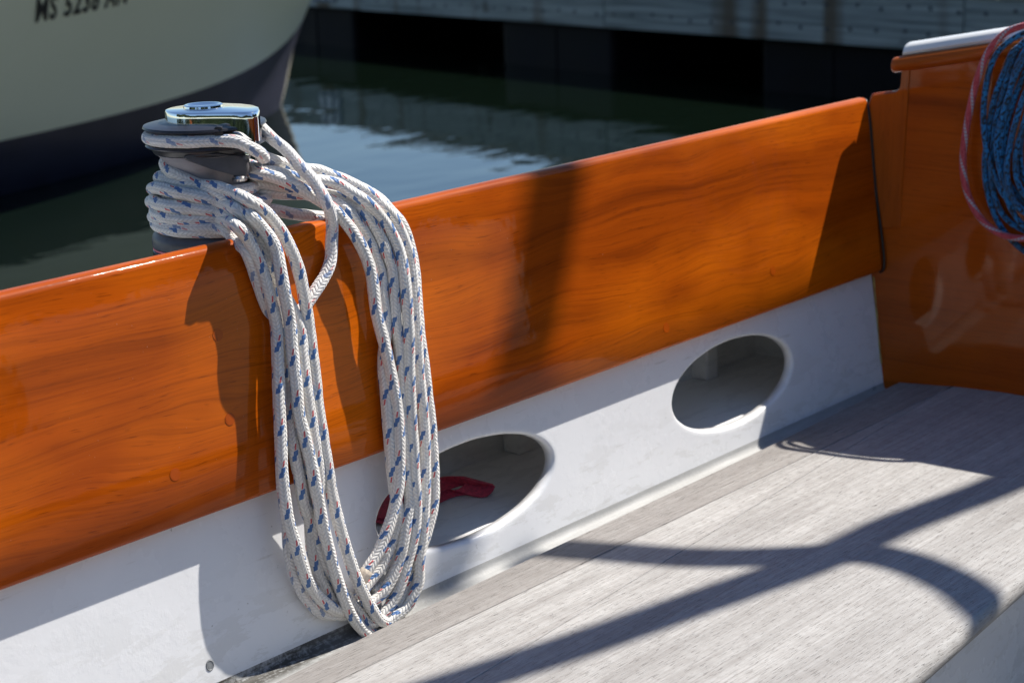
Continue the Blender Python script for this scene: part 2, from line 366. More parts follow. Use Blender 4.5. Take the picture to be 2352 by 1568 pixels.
# ------------------------------------------------------------------ the sailboat we stand in
boat = empty('sailboat', (1.4, .2, 0), label='varnished wooden sailboat cockpit with white seat back and grey teak bench', cat='sailboat')
XA, XE = 0.15, 2.372       # aft and forward end of what is built
# varnished coaming board with rounded edges, leaning outboard
def coaming_poly(x):
    th = .021; r = .007; pr = []
    zt, zb = ZT, ZB
    f = lambda z, d: (x, YF(z) + d, z)
    pr += [f(zb + .002, .003), f(zb + .006, .0)]
    pr += [f(zb + (zt - zb)*k, 0) for k in (.25, .5, .75)]
    for a in (0, 18, 36, 54, 72, 90): pr.append(f(zt - r + r*math.sin(R(a)), r - r*math.cos(R(a))))
    for a in (90, 60, 30, 0): pr.append(f(zt - r + r*math.sin(R(a)), th - r + r*math.cos(R(a))))
    pr += [f(zb, th), f(zb, .006)]
    return pr
def loft(name, secs, mat, parent, closed=True, caps=True, **k):
    n = len(secs[0]); v = [p for s in secs for p in s]; f = []
    for i in range(len(secs) - 1):
        for j in range(n if closed else n - 1):
            j2 = (j+1) % n; f.append((i*n + j, i*n + j2, (i+1)*n + j2, (i+1)*n + j))
    if caps and closed: f.append(tuple(range(n-1, -1, -1))); f.append(tuple(range((len(secs)-1)*n, len(secs)*n)))
    return mesh(name, v, f, mat, parent, **k)
xe_top = 2.383
secs = []
for i in range(17):
    tt = i/16
    secs.append([(XA + (xe_top - .0025 + (p[2] - ZT)*.045 - XA)*tt, p[1], p[2]) for p in coaming_poly(0)])
coam = loft('coaming_board', secs, M['wood'], boat, smooth=True, label='glossy orange varnished coaming board')
for q in ((1775, 622), (1530, 753), (500, 769), (528, 962), (402, 1089)):
    c = on_wood(q); v, f = [], []; N = 20
    ex = V(1, 0, 0); ez = np.cross(NW, ex)*-1
    for d, rr in ((-.0004, .0062), (.003, .0062)):
        for i in range(N): a = 2*math.pi*i/N; v.append(c + NW*d + rr*(math.cos(a)*ex + math.sin(a)*ez))
    f = [tuple(range(N)), tuple(range(2*N-1, N-1, -1))] + [(i, (i+1) % N, N + (i+1) % N, N + i) for i in range(N)]
    mesh('bung', v, f, M['bung'], coam)

# white inner panel with two oval cut-outs
ZPT, ZPB = ZB + .012, CAM_Z - .781
def PP(x, z, d=0.0): return V(x, YP(z) + d*math.cos(LEAN), z - d*math.sin(LEAN)*0)
HOLES = [(1.456, CAM_Z - .6945, .149, .0545), (1.994, CAM_Z - .6925, .142, .0565)]
TH = .013
vs, fs = [], []
def add(p): vs.append(p); return len(vs) - 1
xs = [XA]
segs = []
cur = XA
for hx, hz, a, b in HOLES:
    segs.append(('p', cur, hx - a - .055)); segs.append(('h', hx - a - .055, hx + a + .055, hx, hz, a, b)); cur = hx + a + .055
segs.append(('p', cur, 2.372))
for s in segs:
    if s[0] == 'p':
        nx, nz = max(2, int((s[2]-s[1])/.05)), 4
        idx = [[add(PP(s[1] + (s[2]-s[1])*i/nx, ZPT + (ZPB - ZPT)*j/nz)) for j in range(nz+1)] for i in range(nx+1)]
        for i in range(nx):
            for j in range(nz): fs.append((idx[i][j], idx[i+1][j], idx[i+1][j+1], idx[i][j+1]))
    else:
        _, x0, x1, hx, hz, a, b = s; N = 96; rings = []
        out = []
        for i in range(N):
            an = 2*math.pi*i/N; ca, sa = math.cos(an), math.sin(an)
            k = min((((x1-hx) if ca > 0 else (hx-x0))/abs(ca)) if abs(ca) > 1e-9 else 9, (((ZPT-hz) if sa > 0 else (hz-ZPB))/abs(sa)) if abs(sa) > 1e-9 else 9)
            out.append((hx + k*ca, hz + k*sa))
        corners = [(x1, ZPT), (x0, ZPT), (x0, ZPB), (x1, ZPB)]
        for cx_, cz_ in corners:
            j = min(range(N), key=lambda i: (out[i][0]-cx_)**2 + (out[i][1]-cz_)**2); out[j] = (cx_, cz_)
        rings.append([add(PP(x, z)) for x, z in out])
        rf = .0055
        el = lambda i, g: (hx + (a + g)*math.cos(2*math.pi*i/N), hz + (b + g)*math.sin(2*math.pi*i/N))
        mid = [((out[i][0] + el(i, rf)[0])/2, (out[i][1] + el(i, rf)[1])/2) for i in range(N)]
        rings.append([add(PP(x, z)) for x, z in mid])
        for g, d in [(rf + .004, 0.0)] + [(rf*(1 - math.sin(R(t_))), rf*(1 - math.cos(R(t_)))) for t_ in (0, 22, 45, 67, 90)] + [(0, TH), (.03, TH)]:
            wv = [.00025*math.sin(i*.9 + hx*9)*math.sin(i*.37) for i in range(N)]
            rings.append([add(PP(*el(i, g + wv[i]*(g < .012)), d)) for i in range(N)])
        for r0, r1 in zip(rings[:-1], rings[1:]):
            for i in range(N): fs.append((r0[i], r0[(i+1) % N], r1[(i+1) % N], r1[i]))
panel = mesh('seat_back_panel', vs, fs, M['white'], boat, smooth='all', label='white painted seat back panel with two oval openings')
# fillet and gutter floor below the panel, narrow channel in front of the seat
prof = [(YP(ZPB), ZPB)]
for a in range(0, 91, 15):
    prof.append((YP(ZPB) - .010*(1 - math.cos(R(a))) - .0006, ZPB - .002 - .010*math.sin(R(a))))
prof += [(1.31, ZPB - .015), (1.24, ZPB - .017)]
secs = [[(x, y, z) for y, z in prof] for x in np.linspace(XA, 2.40, 20)]
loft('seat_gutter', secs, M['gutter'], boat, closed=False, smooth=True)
# strip that carries the coaming on the panel (hidden rebate)
prism('coaming_backing', [(XA, YP(ZPT) + .002, ZPT - .002), (XA, YP(ZT - .05) + .003, ZT - .05), (XA, YP(ZT - .05) + .02, ZT - .05), (XA, YP(ZPT) + .02, ZPT - .002)], (2.21, 0, 0), M['white_in'], boat)
# drain holes
for q in ((482, 1527), (2008, 893)):
    c = on_panel(q); N = 18; rr = .0042 if q[0] < 1000 else .003; v = []
    ex = V(1, 0, 0); ez = V(0, math.sin(LEAN), math.cos(LEAN))
    for d, r_ in ((-.0002, rr*1.25), (-.0008, rr*1.02), (-.0003, rr*.9)):
        for i in range(N): a = 2*math.pi*i/N; v.append(c + NW*d + r_*(math.cos(a)*ex + math.sin(a)*ez*1.15))
    f = [(k*N + i, k*N + (i+1) % N, (k+1)*N + (i+1) % N, (k+1)*N + i) for k in range(2) for i in range(N)] + [tuple(range(2*N, 3*N))]
    mesh('drain_plug', v, f, M['plug'], panel, smooth=True)
# locker behind the panel
LX0, LX1, LY = XA, 2.345, 1.56
LZ = CAM_Z - .757
def quad(name, pts, mat, parent, **k): return mesh(name, pts, [(0, 1, 2, 3)], mat, parent, **k)
lk = box('locker_floor', (LX0, 1.376, LZ - .02), (LX1, LY, LZ), M['white_in'], boat)
box('locker_back', (LX0, LY, LZ - .02), (LX1, LY + .015, ZT - .17), M['white_in'], boat)
box('locker_end', (LX1 - .012, 1.385, LZ), (LX1 + .003, LY, ZT - .17), M['white_in'], boat)
for x in (1.73, 2.16): box('locker_rib', (x, LY - .03, LZ), (x + .03, LY, ZT - .18), M['white_in'], boat, bevel=.003)
# side deck and topside outboard
prism('side_deck', [(XA, 1.402, ZT - .16), (XA, 1.79, ZT - .185), (XA, 1.79, ZT - .205), (XA, 1.402, ZT - .18)], (4.2, 0, 0), M['gelcoat'], boat)
prism('topside', [(XA, 1.788, ZT - .187), (XA, 1.80, ZT - .187), (XA, 1.70, -.3), (XA, 1.68, -.3)], (4.2, 0, 0), M['gelcoat'], boat)

# seat: three weathered planks
sb = [(0.147, 1.2867), (0.786, 1.2946), (1.08, 1.3015), (1.254, 1.3123), (1.67, 1.3157), (1.976, 1.3186), (2.21, 1.326), (2.367, 1.3309)]
yb = lambda x: float(np.interp(x, [a for a, _ in sb], [b for _, b in sb]))
s1 = lambda x: 1.248
s2 = lambda x: 1.1492 + (x - 1.2926)*.0926
s3 = lambda x: 0.7995 + (x - 1.4517)*.0868
def plank(name, ya, yb_, mat, za=0.0, zb_=0.0, front=False, x1=2.40, **k):
    xs_ = np.linspace(XA, x1, 30); secs = []
    for x in xs_:
        A, B = ya(x), yb_(x); sec = []
        if front:
            rr = .013
            for a in range(0, 181, 20): sec.append((x, B - rr*math.sin(R(a)) + rr*0, ZS - rr + rr*math.cos(R(a))))
            sec = [(x, A - .0005, ZS)] + [(x, B + rr, ZS)] + [(x, B + rr - rr*math.sin(R(a)), ZS - rr + rr*math.cos(R(a))) for a in range(15, 181, 15)] + [(x, A - .0005, ZS - .026)]
        else:
            sec = [(x, A, ZS + za - .0018), (x, A - .0018, ZS + za), (x, B + .0012, ZS + zb_), (x, B + .0004, ZS + zb_ - .0012), (x, B + .0004, ZS - .022), (x, A, ZS - .022)]
        secs.append(sec)
    return loft(name, secs, mat, seat, smooth=True, **k)
seat = empty('bench_seat', (.2, .6, .2)); COL.objects.unlink(seat); seat.parent = boat; seat.location = Vector((1.6, 1.0, ZS)) - boat.location; COL.objects.link(seat)
plank('plank', yb, lambda x: s1(x) + .0006, M['teak1'], za=-.004, zb_=-.0006, label='narrow darker margin plank beside the seat back')
plank('plank', s1, s2, M['teak2'])
plank('plank', s2, s3, M['teak3'], front=True, label='wide silver grey front plank with rounded edge')
# white seat riser and cockpit sole
secs = [[(x, s3(x) + .075, ZS - .024), (x, s3(x) + .075, .05), (x, s3(x) + .095, .05), (x, s3(x) + .095, ZS - .024)] for x in (XA, 1.0, 1.8, 2.5)]
loft('seat_riser', secs, M['white'], boat)
box('cockpit_sole', (XA - 1.5, -1.05, .02), (2.55, .95, .05), M['sole'], boat)

# starboard bench and coaming, mirrored about the centreline behind the camera's right shoulder
YC = .16
mir = lambda y: 2*YC - y
for nm, secs_, mt in (('coaming_board', [[(x, mir(p[1]), p[2]) for p in coaming_poly(0)] for x in (-1.2, 2.37)], M['wood']),):
    loft(nm, secs_, mt, boat)
# cabin bulkhead
HB = V(-NB[1], NB[0], 0); HB = HB/np.linalg.norm(HB)          # horizontal in-plane, pointing inboard (-Y)
if HB[1] > 0: HB = -HB
VB = np.cross(NB, HB); VB = VB if VB[2] > 0 else -VB
def BP(h, z, d=0.0):
    """point on the bulkhead: h metres inboard of the coaming corner, z height, d proud of the face"""
    P = BA + HB*h; P = P + VB*((z - P[2])/VB[2]); return P + NB*d
bulk_out = [(-.035, ZS - .05), (-.012, ZB), (-.004, ZB + .1), (.0, ZT - .01), (.004, ZT + .006), (.035, ZT + .0105)]
for a in (0, 22, 45, 67, 90): bulk_out.append((.037 + .013*math.sin(R(a)), ZT + .0235 - .013*math.cos(R(a))))
bulk_out += [(.050, CAM_Z - .30), (.9, CAM_Z - .17), (.9, ZS - .05)]
bh = prism('cabin_bulkhead', [BP(h, z) for h, z in bulk_out], NB*-.022, M['wood_bulk'], boat, bevel=.004, seg=3, label='varnished cabin bulkhead with horizontal grain')
post = [(-.031, ZB - .001 + .002), (-.004, ZB + .1), (.0035, ZT - .01), (.007, ZT + .004), (.035, ZT + .0085)]
for a in (0, 22, 45, 67, 90): post.append((.037 + .0135*math.sin(R(a)), ZT + .022 - .0135*math.cos(R(a))))
post += [(.052, CAM_Z - .302), (.0645, CAM_Z - .300), (.056, CAM_Z - .54), (.02, CAM_Z - .54), (-.02, CAM_Z - .545)]
post = [(.001, CAM_Z - .545), (.0035, ZB + .10), (.0045, ZT - .01)] + post[3:-3] + [(.056, CAM_Z - .543)]
prism('corner_post', [BP(h, z, .0022) for h, z in post], NB*-.004, M['wood_post'], bh, bevel=.0012, label='vertical grain corner piece beside the coaming')
# rounded cap rail and white cabin-top edge
def sweep(name, prof, hs, zf, mat, parent, **k):
    secs = []
    for i, h in enumerate(hs):
        sc = 1.0 if i > 1 else (.35, .85)[i]
        secs.append([BP(h, zf(h) + pz*sc, pd if i > 1 else pd*sc - .004*(1 - sc)) for pd, pz in prof])
    return loft(name, secs, mat, parent, smooth=True, **k)
zr = lambda h: CAM_Z - .3030 + .165*(h - .04)
rail = [(.013*math.cos(R(a)) - .002, .0115*math.sin(R(a))) for a in range(-100, 101, 20)] + [(-.03, .0112), (-.03, -.0112)]
hs = [.036, .0375, .041] + list(np.linspace(.05, .9, 14))
sweep('cap_rail', rail, hs, zr, M['wood_rail'], boat, label='rounded varnished rail along the bulkhead top')
zc = lambda h: zr(h) + .0122
cap = [(-.002, .0), (.0, .004), (-.003, .011), (-.010, .016), (-.022, .018), (-.05, .016), (-.07, .002), (-.07, -.0)]
hs = [.0505, .0515, .054, .06] + list(np.linspace(.08, .9, 12))
sweep('cabin_top_edge', cap, hs, zc, M['gelcoat'], boat, label='white rounded cabin top edge above the rail')
# cabin top falls away forward, cabin side
ct = []
for i, d in enumerate((.06, .5, 1.0, 1.6)):
    ct.append([BP(h, zc(h) - .004 - .16*d, -d) for h in (.075, .2, .45, .9)])
loft('cabin_top', ct, M['gelcoat'], boat, closed=False, smooth=True)
quad('cabin_side', [BP(.06, zc(.06) - .02, -.03), BP(.06, zc(.06) - .27, -1.6), BP(.0, ZT - .2, -1.6), BP(.0, ZT - .2, -.03)], M['gelcoat'], boat)
# black sealant between coaming and bulkhead, yellowed caulk beside the panel
sq = [V(2.3825, YF(ZT) + .004, ZT - .002), V(2.3815, YF(ZT - .01) - .0004, ZT - .012), V(2.3775, YF(ZT - .13) - .0004, ZT - .13), V(2.3735, YF(ZB) - .0004, ZB + .003), V(2.3745, YF(ZB) + .006, ZB - .002)]
tube('sealant_seam', sq, .0019, M['seam'], boat, sides=8, step=.006)
sq = [V(2.376, YP(ZB - .012) - .0006, ZB - .010), V(2.3735, YP(ZB - .07) - .0006, ZB - .07), V(2.371, YP(ZB - .13) - .0006, ZB - .13), V(2.371, YP(ZS + .02) - .0006, ZS + .022)]
tube('caulk_bead', sq, .0013, M['caulk'], boat, sides=6, step=.0025, wob=.5)

# ------------------------------------------------------------------ winch
WC = V(1.2072, 1.485, CAM_Z - .229 + .0005)     # centre of the top ring
ER = V(_r0[0], _r0[1], 0); EBk = V(_r0[1]*-1, _r0[0], 0)
if np.dot(EBk, CF) < 0: EBk = -EBk
winch = empty('sheet_winch', (WC[0], WC[1], WC[2] - .165), label='grey self-tailing sheet winch with chrome top beside the coaming', cat='winch')
wl = lambda name, prof, mat, parent=winch, **k: lathe(name, prof, WC, mat, parent, **k)
wl('base', [(.060, -.170), (.0635, -.168), (.0635, -.1465), (.062, -.1452), (.058, -.145)], M['jaw'])
wl('base_ring', [(.060, -.1452), (.0632, -.1448), (.0632, -.1428), (.060, -.1424)], M['pink'])  # thin pink ring above the base
wl('skirt', [(.058, -.1424), (.0636, -.1418), (.0640, -.136), (.0625, -.130), (.058, -.1255), (.050, -.1225), (.043, -.121), (.040, -.120)], M['arm'])
wl('drum', [(.0405, -.122), (.0398, -.10), (.0400, -.075), (.0412, -.062), (.0450, -.053), (.050, -.0475), (.0535, -.0455), (.050, -.044)], M['drum'])
wl('lower_jaw', [(.048, -.0455), (.0545, -.0445), (.0560, -.0415), (.0565, -.0395), (.0608, -.0385), (.0622, -.0370), (.0608, -.0352), (.052, -.0335), (.040, -.0330)], M['jaw'])
wl('upper_jaw', [(.040, -.0240), (.052, -.0228), (.0618, -.0205), (.0638, -.0185), (.0628, -.0165), (.056, -.0150), (.043, -.0135), (.036, -.0130)], M['jaw'])
wl('hub', [(.040, -.034), (.040, -.022)], M['jaw'])
def W(x, y, z): return WC + ER*x + EBk*y + V(0, 0, z)
# chrome top: round body drawn out to the right into the stripper arm
def outline(s=1.0):
    pts = []
    for a in range(60, 256, 8): pts.append((.0395*math.cos(R(a)), .0395*math.sin(R(a))))
    pts += [(.0, -.0400), (.016, -.0425), (.034, -.0475), (.049, -.0505), (.0565, -.0485), (.0605, -.042), (.0615, -.028), (.059, -.010), (.051, .009), (.037, .024)]
    return pts
cap_v, cap_f = [], []
O = outline(); N = len(O)
cx0 = .004
for k, (sc, z) in enumerate([(.955, -.0015), (.982, -.0019), (.998, -.0032), (1.0, -.0080), (1.0, -.0135)]):
    for x, y in O:
        xx, yy = cx0 + (x - cx0)*sc, y*sc
        zz = z
        if k == 4: zz = -.0135 - max(0, (x - .017))*.43
        if k == 3 and x > .04: zz = z - .001
        cap_v.append(W(xx, yy, zz))
for k in range(4):
    for i in range(N): cap_f.append((k*N + i, k*N + (i+1) % N, (k+1)*N + (i+1) % N, (k+1)*N + i))
cap_f += [tuple(range(N)), tuple(range(5*N - 1, 4*N - 1, -1))]
top = mesh('chrome_top', cap_v, cap_f, M['chrome'], winch, smooth=True, label='polished chrome winch top with stripper arm')
lathe('ring', [(.0125, -.004), (.0192, -.003), (.0206, -.0006), (.0202, .0016), (.0184, .0026), (.0160, .0022), (.0135, .0006)], WC, M['chrome'], top)
lathe('socket', [(.003, -.004), (.0105, -.0035), (.0108, -.0005), (.007, .0002), (.003, -.0005)], WC, M['steel'], top)
lathe('roller', [(.004, -.044), (.0085, -.0435), (.0085, -.0395), (.0075, -.038), (.0075, -.0335), (.0085, -.032), (.0085, -.0285), (.004, -.028)], W(.047, -.026, -.004), M['chrome'], winch, n=28)
# dark feeder arm below the rope groove
fa = [(-.013, -.047), (-.016, -.0435), (-.010, -.0410), (.020, -.0415), (.036, -.046), (.044, -.0475), (.0475, -.053), (.0475, -.066), (.043, -.0685), (.033, -.066), (.012, -.0565)]
prism('feeder_arm', [W(x, -.0565 + (.012 if x > .03 else 0), z) for x, z in fa], EBk*.018, M['arm'], winch, bevel=.002, smooth=True)
lathe('pin', [(.001, -.0755), (.0075, -.0745), (.0082, -.072), (.006, -.069)], W(.038, -.042, .003), M['steel'], winch, n=24)
fb = [(.018, -.016), (.0205, -.0135), (.0265, -.0145), (.0275, -.032), (.018, -.034)]
prism('stripper_block', [W(x, -.058, z) for x, z in fb], EBk*.02, M['jaw'], winch, bevel=.001)
# pedestal that carries the winch
lathe('winch_pad', [(.085, -.340), (.082, -.25), (.075, -.19), (.070, -.1702)], WC, M['gelcoat'], boat, n=40)

# ------------------------------------------------------------------ the white sheet: turns on the winch and the hanging coil
ZK = {'1': (500, 350, 2.412), 'a': (1000, 500, 2.614), 'b': (1000, 2000, 2.614), 'c': (1000, 1300, 2.24), '2': (900, 900, 1.96)}
def pic(k, x, y):
    ox, oy, s = ZK[k]; return ((ox + x/s)*IW/4096, (oy + y/s)*IW/4096)
def pw(k, x, y, wv): return hit(pic(k, x, y), WC - EBk*wv, EBk)              # wv metres this side of the winch axis
def pd(k, x, y, d): return on_wood(pic(k, x, y), d)                         # d metres inboard of the coaming face
def py(k, x, y, Y): return hit(pic(k, x, y), V(0, Y, 0), V(0, 1, 0))
def drum(theta, z, Rr): a = R(theta); return V(WC[0], WC[1], 0) + ER*Rr*math.cos(a) + EBk*Rr*math.sin(a) + V(0, 0, z)
def front(pts, Rr):
    """points of a turn across the face of the drum; distance follows the round of the drum"""
    o = []
    for x, y in pts:
        dx = min(abs((x - 817)*.1077e-3), Rr); o.append(pw('1', x, y, math.sqrt(Rr*Rr - dx*dx)))
    return o
sheet = empty('sheet_rope', (1.25, 1.36, ZS + .02), label='white braided sheet rope with blue and red flecks coiled on the winch', cat='rope')
RR = .0066
def seg(k, pts, ds, mode=pd): return [mode(k, x, y, d) for (x, y), d in zip(pts, ds if isinstance(ds, (list, tuple)) else [ds]*len(pts))]
def back_arc(p_right, p_left, Rr, th0=20, th1=165):
    """hidden part of a loop behind the drum, from the right side to the left side"""
    return [drum(th0 + (th1 - th0)*k/5, p_right[2] + (p_left[2] - p_right[2])*k/5 , Rr) for k in range(6)]
def lin(n, a, b): return list(np.linspace(a, b, n))
# --- loop 1: outermost
fr = front([(330, 870), (450, 905), (600, 930), (760, 945)], .0475) + [pw('1', 900, 965, .060), pw('1', 1050, 1020, .070)]
lf = seg('1', [(1200, 1095), (1350, 1195), (1450, 1310), (1540, 1440), (1600, 1560)], [.026, .022, .020, .021, .022]) + \
     seg('2', [(570, 330), (610, 500)], .022) + seg('c', [(530, 50), (555, 250), (585, 500), (610, 750), (650, 1000), (690, 1250), (730, 1500)], [.019, .019, .019, .019, .019, .018, .017]) + \
     seg('b', [(930, 250), (990, 460), (1090, 760), (1150, 900), (1210, 1030), (1290, 1160), (1360, 1250)], [.016, .014, .010, .007, .003, .000, -.003])
rt = seg('b', [(1440, 1262), (1530, 1200), (1640, 1110), (1700, 1000), (1760, 850), (1770, 620), (1800, 400), (1815, 200)], [-.006, -.004, -.001, .002, .005, .008, .010, .012]) + \
     seg('c', [(1565, 1568), (1570, 1250), (1560, 900), (1530, 600), (1508, 350), (1495, 100)], lin(6, .013, .015)) + \
     seg('a', [(1700, 1568), (1680, 1420), (1630, 1250), (1560, 1080), (1480, 950)], [.014, .013, .012, .011, .011]) + \
     [py('a', 1400, 860, 1.383), py('a', 1300, 760, 1.392), py('a', 1170, 670, 1.400), py('a', 1000, 582, 1.408), py('a', 870, 535, 1.415), py('a', 720, 478, 1.422), py('a', 600, 465, 1.428), py('a', 420, 425, 1.436), py('a', 250, 375, 1.442)]
J0 = rt[-1]
L1 = rt[::-1][::-1]
loop1 = lf[::-1]
def strand(name, pts, v0, mat='rope', rad=RR, **k): return tube(name, pts, rad, M[mat], sheet, v0=v0, wob=.03, **k)
path1 = [drum(165, pw('1', 330, 870, .0)[2], .0475)] + fr + lf + rt
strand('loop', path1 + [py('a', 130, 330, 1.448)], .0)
# --- loop 2: over the top, big front strand
fr = [drum(150, pw('1', 400, 715, 0)[2] + .001, .0475)] + front([(385, 735), (410, 785), (520, 855), (720, 945)], .0475) + [pw('1', 930, 1035, .062), pw('1', 1090, 1140, .075)]
lf = seg('1', [(1210, 1235), (1310, 1340), (1400, 1455), (1460, 1568)], [.026, .024, .026, .028]) + seg('2', [(430, 330), (470, 550)], .030) + \
     seg('c', [(360, 0), (375, 200), (410, 500), (440, 800), (490, 1000), (550, 1250), (600, 1500)], [.026, .026, .026, .026, .026, .025, .023]) + \
     seg('b', [(770, 300), (820, 500), (870, 700), (930, 880), (990, 1050), (1050, 1180), (1140, 1310), (1230, 1390)], [.019, .016, .012, .008, .004, .000, -.004, -.007])
rt = seg('b', [(1340, 1370), (1430, 1250), (1490, 1140), (1560, 1040), (1640, 900), (1700, 700), (1790, 500), (1870, 250)], [-.013, -.012, -.011, -.009, -.007, -.003, .000, .003]) + \
     seg('c', [(1645, 1568), (1640, 1200), (1620, 900), (1585, 600), (1550, 300), (1520, 100)], [.005, .007, .0075, .0075, .0075, .0075]) + \
     seg('a', [(1715, 1500), (1685, 1330), (1640, 1170), (1570, 1010)], [.007, .0065, .0065, .0065]) + \
     [py('a', 1480, 910, 1.392), py('a', 1380, 800, 1.402), py('a', 1240, 700, 1.414), py('a', 1060, 620, 1.425), py('a', 850, 560, 1.43), py('a', 600, 520, 1.436), py('a', 300, 480, 1.444)]
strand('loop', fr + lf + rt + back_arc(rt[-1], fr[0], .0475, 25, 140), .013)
# --- loop 3
fr = [drum(168, pw('1', 240, 985, 0)[2], .0590)] + front([(262, 975), (330, 972), (480, 1010), (740, 1062), (900, 1100)], .0592) + [pw('1', 1000, 1140, .072)]
lf = seg('1', [(1110, 1200), (1210, 1300), (1300, 1420), (1370, 1568)], [.016, .013, .012, .012]) + seg('2', [(400, 420), (455, 520)], .012) + \
     seg('c', [(445, 20), (470, 250), (490, 450), (525, 700), (562, 950), (592, 1150), (620, 1400)], [.017, .019, .020, .021, .021, .019, .015]) + \
     seg('b', [(700, 330), (750, 560), (850, 760), (950, 900), (1050, 1060), (1130, 1160), (1230, 1270)], [.004, .002, -.001, -.004, -.006, -.008, -.010])
rt = seg('b', [(1320, 1265), (1390, 1190), (1450, 1120), (1520, 1000), (1590, 830), (1650, 620), (1700, 430), (1735, 200)], [-.009, -.007, -.005, -.002, .002, .005, .008, .011]) + \
     seg('c', [(1490, 1568), (1480, 1450), (1465, 1130), (1445, 820), (1430, 500), (1425, 200), (1420, 0)], lin(7, .013, .024)) + \
     seg('a', [(1615, 1568), (1595, 1450), (1555, 1300), (1490, 1150), (1400, 1005), (1320, 905)], [.024, .022, .020, .018, .017, .017]) + \
     [py('a', 1210, 800, 1.378), py('a', 1060, 705, 1.388), py('a', 930, 625, 1.398), py('a', 790, 590, 1.406), py('a', 620, 575, 1.414), py('a', 450, 545, 1.424), py('a', 250, 495, 1.434), py('a', 70, 475, 1.444)]
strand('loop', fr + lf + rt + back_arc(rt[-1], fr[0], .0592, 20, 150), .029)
# --- loop 4
fr = [drum(172, pw('1', 245, 1255, 0)[2], .0592)] + front([(270, 1245), (370, 1292), (570, 1287), (780, 1268), (900, 1268)], .0592) + [pw('1', 990, 1290, .078)]
lf = seg('1', [(1080, 1345), (1170, 1440), (1240, 1568)], [.024, .019, .018]) + seg('2', [(285, 330), (340, 520)], .018) + \
     seg('c', [(235, 0), (245, 200), (255, 500), (265, 800), (275, 1000), (285, 1300), (312, 1568)], [.016, .017, .018, .020, .021, .021, .020]) + \
     seg('b', [(410, 250), (470, 450), (540, 680), (610, 850), (700, 990), (800, 1080), (900, 1140)], [.018, .015, .010, .006, .002, -.001, -.004])
rt = seg('b', [(1010, 1150), (1120, 1050), (1210, 900), (1290, 800), (1370, 690), (1430, 560), (1510, 350), (1550, 200)], [-.011, -.011, -.010, -.008, -.006, -.003, .000, .003]) + \
     seg('c', [(1290, 1450), (1265, 1220), (1240, 920), (1215, 590), (1195, 350)], [.006, .009, .011, .011, .0105]) + seg('2', [(1260, 800), (1235, 560)], .010) + \
     seg('a', [(1370, 1568), (1340, 1470), (1285, 1300), (1200, 1140), (1105, 1000)], [.0068, .0068, .007, .008, .009]) + \
     [py('a', 1000, 880, 1.388), py('a', 880, 805, 1.402), py('a', 700, 752, 1.416), py('a', 480, 700, 1.430), py('a', 260, 650, 1.442), py('a', 40, 595, 1.448)]
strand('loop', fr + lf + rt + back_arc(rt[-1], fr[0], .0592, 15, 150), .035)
# --- loop 5
fr = [drum(172, pw('1', 225, 1110, 0)[2], .0600)] + front([(250, 1100), (330, 1135), (520, 1147), (760, 1182), (900, 1205)], .0602) + [pw('1', 1010, 1245, .075)]
lf = seg('1', [(1110, 1320), (1200, 1430), (1290, 1568)], [.012, .010, .009]) + seg('2', [(345, 330), (400, 500)], .009) + \
     seg('c', [(300, 40), (320, 300), (345, 700), (372, 950), (400, 1150), (440, 1350), (475, 1568)], [.010, .011, .012, .012, .012, .010, .007]) + \
     seg('b', [(625, 230), (640, 450), (680, 650), (740, 820), (830, 1000), (910, 1085)], [.001, -.002, -.004, -.006, -.008, -.009])
rt = seg('b', [(1010, 1140), (1140, 1140), (1260, 1070), (1330, 1020), (1400, 950), (1480, 820), (1560, 620), (1600, 450), (1640, 200)], [-.011, -.010, -.008, -.006, -.003, .000, .004, .007, .009]) + \
     seg('c', [(1432, 1568), (1425, 1450), (1400, 1120), (1375, 800), (1360, 500), (1340, 200), (1310, 0)], lin(7, .010, .015)) + \
     seg('a', [(1495, 1568), (1480, 1470), (1435, 1350), (1370, 1190), (1285, 1040)], [.015, .014, .014, .013, .012]) + \
     [py('a', 1180, 910, 1.384), py('a', 1050, 815, 1.395), py('a', 890, 750, 1.406), py('a', 700, 720, 1.417), py('a', 500, 720, 1.428), py('a', 320, 718, 1.438), py('a', 110, 690, 1.448)]
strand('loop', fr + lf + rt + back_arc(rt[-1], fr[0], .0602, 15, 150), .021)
# --- short coil strand with the whipped end
rt = [py('a', 30, 505, 1.438), py('a', 160, 520, 1.430), py('a', 340, 575, 1.420), py('a', 520, 655, 1.409), py('a', 640, 735, 1.400), py('a', 750, 800, 1.390), py('a', 870, 880, 1.380)] + \
     seg('a', [(970, 985), (1080, 1125), (1180, 1300), (1240, 1450), (1272, 1568)], [.016, .018, .019, .019, .019]) + seg('2', [(1190, 700)], .019) + \
     seg('c', [(1200, 150), (1265, 450), (1320, 760), (1340, 1080), (1335, 1400), (1308, 1568)], [.019, .019, .018, .017, .014, .012]) + \
     seg('b', [(1480, 180), (1420, 350), (1340, 540), (1270, 655), (1218, 742), (1150, 850)], [.010, .008, .005, .003, .001, -.002])
p0 = drum(165, rt[0][2] + .002, .0475)
strand('loop', back_arc(p0, p0, .0475, 160, 20)[1:] + rt, .007)
strand('whipping', [rt[-2] + (rt[-3] - rt[-2])*.15, rt[-2], rt[-2]*.6 + rt[-1]*.4, rt[-2]*.2 + rt[-1]*.8, rt[-1] + (rt[-1] - rt[-2])*.03], 0, 'whip', RR*1.05)
